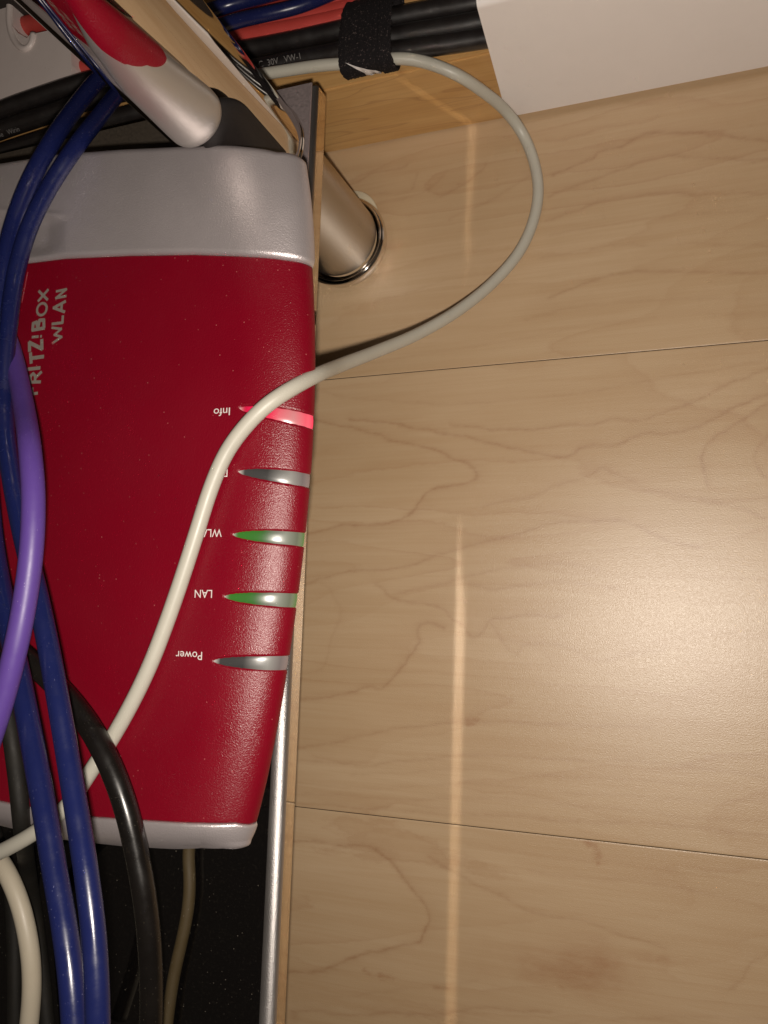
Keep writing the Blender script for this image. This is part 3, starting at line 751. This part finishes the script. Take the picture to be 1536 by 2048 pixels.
cable('network_cable', [P(640, -45, .062), P(540, -12, .064), P(440, 15, .068), P(360, 48, .080), P(270, 92, .090), P(205, 150, .104), P(155, 210, .118), P(104, 283, .131), P(60, 362, .1345), P(28, 445, .136), P(6, 540, .139), P(-8, 650, .140), P(-18, 780, .142), P(-24, 930, .144), P(-14, 1080, .148), P(6, 1200, .152), P(30, 1310, .156), P(50, 1410, .159), P(69, 1510, .162), P(89, 1620, .165), P(109, 1740, .168), P(130, 1860, .171), P(144, 1970, .173), P(152, 2100, .174), P(156, 2250, .174)], .0030, BLUEC,
      'left blue cable, passing under the purple cable at the left edge')
cable('network_cable', [P(-60, 560, .134), P(-20, 610, .135), P(12, 668, .136), P(32, 735, .142), P(48, 815, .153), P(60, 900, .166), P(67, 990, .169), P(64, 1090, .170), P(52, 1190, .170), P(33, 1290, .170), P(8, 1390, .169), P(-20, 1480, .168), P(-60, 1590, .166)], .0030, PURPC,
      'purple cable bulging over the blue cables at the left edge')
cable('power_cable', [P(-15, 1300, .131), P(8, 1390, .1305), P(24, 1480, .1305), P(36, 1570, .1305), P(43, 1640, .1290), P(49, 1690, .117), P(57, 1750, .100), P(68, 1820, .0905), P(80, 1910, .0885), P(95, 2060, .088), P(105, 2200, .088)], .0027, DARKC,
      'dusty black cable at far left dropping behind the left blue cable')
cable('power_cable', [P(-60, 1560, .112), P(-25, 1640, .103), P(0, 1700, .095), P(20, 1760, .089), P(28, 1850, .087), P(30, 1960, .087), P(30, 2100, .087)], .0028, DARKC,
      'lowest black cable in the bottom left corner under the cream cable')
cable('power_cable', [P(384, 1665, .0862), P(376, 1700, .0858), P(380, 1760, .0856), P(376, 1820, .0856), P(364, 1880, .0856), P(348, 1950, .0856), P(336, 2030, .0856), P(328, 2110, .0856), P(322, 2230, .0856)], .0021, REFLC,  # a reflection in the glass, modelled as a tube lying on it
      'dim cable reflection in the black glass below the router, built as a khaki tube')
# black cables lying on the ledge
zc = .0486
cr_ = .0040
def back_cable(pts, r, mat, label, group=None):
    return cable('power_cable', pts, r, mat, label, group)
back_cable([P(-150, 290, .062), P(0, 222, .063), P(80, 193, .062), P(160, 167, .060), P(330, 128, .0520), P(500, 97, zc), P(590, 80, zc), P(680, 60, zc), P(800, 33, zc), P(880, 18, zc), P(950, 6, zc), P(1060, -15, zc)], cr_, DUSTYC,
      'rear black cable of the bundle held by the black strap on the ledge')
back_cable([P(-150, 325, .060), P(0, 262, .0600), P(80, 235, .0590), P(180, 201, .0570), P(340, 165, .051), P(520, 136, zc), P(590, 121, zc), P(680, 104, zc), P(800, 71, zc), P(880, 58, zc), P(960, 44, zc), P(1060, 25, zc)], cr_, DUSTYC,
      'middle black cable of the strapped bundle, pale print on its jacket')
back_cable([P(-150, 355, .056), P(0, 306, .056), P(100, 274, .0555), P(230, 237, .0545), P(340, 207, .052), P(520, 142, .048), P(600, 118, .0480), P(700, 107, .0480), P(800, 100, zc), P(880, 90, zc), P(965, 77, zc), P(1060, 60, zc)], cr_*.96, DUSTYC,
      'front black cable of the strapped bundle, nearest the white cable')
# red cables behind them
for pts, lab, r in [([P(-80, 62, .0492), P(20, 60, .0492), P(85, 46, .0492), P(170, 40, .0495), P(300, 40, .050), P(430, 38, .050), P(520, 30, .050), P(620, 12, .050), P(740, -20, .050)], 'red cable highest in the photo, behind the blue cables on the ledge', .0046),
                    ([P(-60, 190, .0500), P(60, 130, .0500), P(150, 110, .0500), P(300, 90, .0495), P(430, 68, .0490), P(520, 52, .0490), P(620, 34, .0490), P(760, 4, .0490)], 'red cable lying between the blue cables and the black bundle', .0042),
                    ([P(-60, 240, .049), P(60, 185, .049), P(165, 140, .0495), P(300, 108, .0495), P(430, 84, .049), P(520, 68, .049), P(620, 50, .049), P(760, 18, .049)], 'red cable pressed against the rear black cable of the bundle', .0040)]:
    cable('network_cable', pts, r, REDC, lab)
# pale print on the jackets
def cable_text(body, px, py, px2, py2, z, size):
    me = text_mesh('print', body, size, DARKPRINT)
    o0 = P(px, py, z); d = (P(px2, py2, z)-o0); d.z = 0; d.normalize()
    nrm = (Vector((0, 0, H))-o0); nrm = (nrm-d*nrm.dot(d)).normalized(); up = nrm.cross(d)
    return me, lambda c: o0+d*c.x+up*c.y
for (body, a, b, c, d_, z, sz, idx) in [('C  30V   VW-1', 518, 135, 640, 110, zc+.0046, .0033, 1), ('ble   Wirin', -4, 276, 100, 243, .0600+.0046, .0030, 2)]:
    me, fn = cable_text(body, a, b, c, d_, z, sz)
    par = [x for x in COL.objects if x.get('label', '').startswith('middle black')][0]
    for v in me.vertices: v.co = fn(v.co)
    o = bpy.data.objects.new('print', me); COL.objects.link(o); o.parent = par

# ------------------------------------------------------------------ strap
strap = empty('cable_strap', (-.10, .225, .045))
tag(strap, 'black hook-and-loop strap with white print wrapped round the black cables', 'strap')
def velcro():
    m = new_mat('hook_and_loop', (.012, .010, .010), .85, 0, .3); t = NT(m); v = t.tc.outputs['Object']
    k = t.noise(t.mapping(v, (1500, 700, 700)), 1, 3, .7)
    k2 = t.noise(v, 1400, 3, .7)
    c = t.mix(t.ramp(k2, [(.60, 0.), (.74, 1.)]), (.008, .006, .007), (.20, .15, .14))
    t.l(c, t.b.inputs['Base Color']); t.normal(t.bump(k, .9, .0005, t.bump(k2, .8, .0004)))
    return m
VEL = velcro()
sec = [(.2146, .0478), (.2134, .0505), (.2140, .0548), (.2180, .0574), (.2270, .0582), (.2380, .0572), (.2440, .0535), (.2450, .0490), (.2440, .0462), (.2350, .0455), (.2180, .0455)]
def band(name, xa, xb, grow, mat, jag=0.0):
    c = spline([Vector((0, y, z)) for y, z in sec], .0006, True); n = len(c); cen = Vector((0, .228, .051))
    nx = 22; V = []; F = []
    for i in range(nx+1):
        x = xa+(xb-xa)*i/nx
        for j, q in enumerate(c):
            d = (q-cen).normalized(); jj = jag*random.uniform(-1, 1) if i in (0, nx) else 0
            ease = -.0007 if i in (0, nx) else 0
            rip = .00025*math.sin(i*1.9+j*.09)
            V.append((x+jj+.05*(q.y-.225), q.y+d.y*(grow+ease+rip), q.z+d.z*(grow+ease+rip)))
    for i in range(nx):
        for j in range(n): F.append((i*n+j, (i+1)*n+j, (i+1)*n+(j+1) % n, i*n+(j+1) % n))
    return mesh_obj(name, V, F, mat)
xa, xb = P(679, 80, .057).x, P(780, 80, .057).x
loop = band('loop', xa, xb, .0002, VEL, .0002)
from mathutils.bvhtree import BVHTree
bvh = BVHTree.FromPolygons([v.co for v in loop.data.vertices], [tuple(p.vertices) for p in loop.data.polygons])
setparent(loop, strap)
setparent(band('overlap', xa+(xb-xa)*.78, xb+.0009, .0009, VEL, .00035), strap)
pl = [(690, 125), (712, 133), (735, 139), (752, 141), (762, 144), (763, 147), (750, 147), (744, 151), (739, 150), (733, 151), (729, 146), (712, 138)]
def on_strap(a, b):
    d = Vector(ray(a, b)).normalized(); h = bvh.ray_cast(Vector((0, 0, H)), d)
    return (h[0] if h[0] else PY(a, b, .2128))-d*.0004
bm = bmesh.new(); f = bm.faces.new([bm.verts.new((a, b, 0)) for a, b in pl]); bmesh.ops.triangulate(bm, faces=bm.faces[:])
bmesh.ops.subdivide_edges(bm, edges=bm.edges[:], cuts=3, use_grid_fill=True)
for v in bm.verts: v.co = on_strap(v.co.x, v.co.y)
setparent(from_bm('print', bm, WHITEPRINT), strap)

# ------------------------------------------------------------------ white plug at upper left
plug = empty('plug', (-.3, .25, .0445))
tag(plug, 'white plastic plug housing with a hooked rim in the upper left corner', 'plug')
poly = [(-120, -60), (25, -60), (25, 20), (25, 52), (36, 66), (54, 76), (60, 69), (97, 61), (120, 80), (142, 103), (143, 130), (139, 172), (60, 205), (0, 232), (-120, 270)]
zt2 = .0585
bm = bmesh.new(); vs = [bm.verts.new(P(a, b, zt2)) for a, b in poly]
f = bm.faces.new(vs)
if f.normal.z < 0: f.normal_flip()
ext = bmesh.ops.extrude_face_region(bm, geom=[f]); 
for e in ext['geom']:
    if isinstance(e, bmesh.types.BMVert): e.co.z = zt2
for v in vs: v.co.z = .0447
bmesh.ops.recalc_face_normals(bm, faces=bm.faces[:])
top = [e for e in bm.edges if e.verts[0].co.z > .07 and e.verts[1].co.z > .07]
bmesh.ops.bevel(bm, geom=top, offset=.0014, segments=4, affect='EDGES')
ho = from_bm('housing', bm, WHITEP, None, False)
setparent(ho, plug)
setparent(tube('rim', [P(21, -60, zt2), P(20, 0, zt2), P(19, 45, zt2), P(26, 75, zt2), P(42, 96, zt2), P(56, 98, zt2), P(65, 86, zt2), P(67, 68, zt2)], .0016, WHITEP, None, 16, .001, 4), plug)
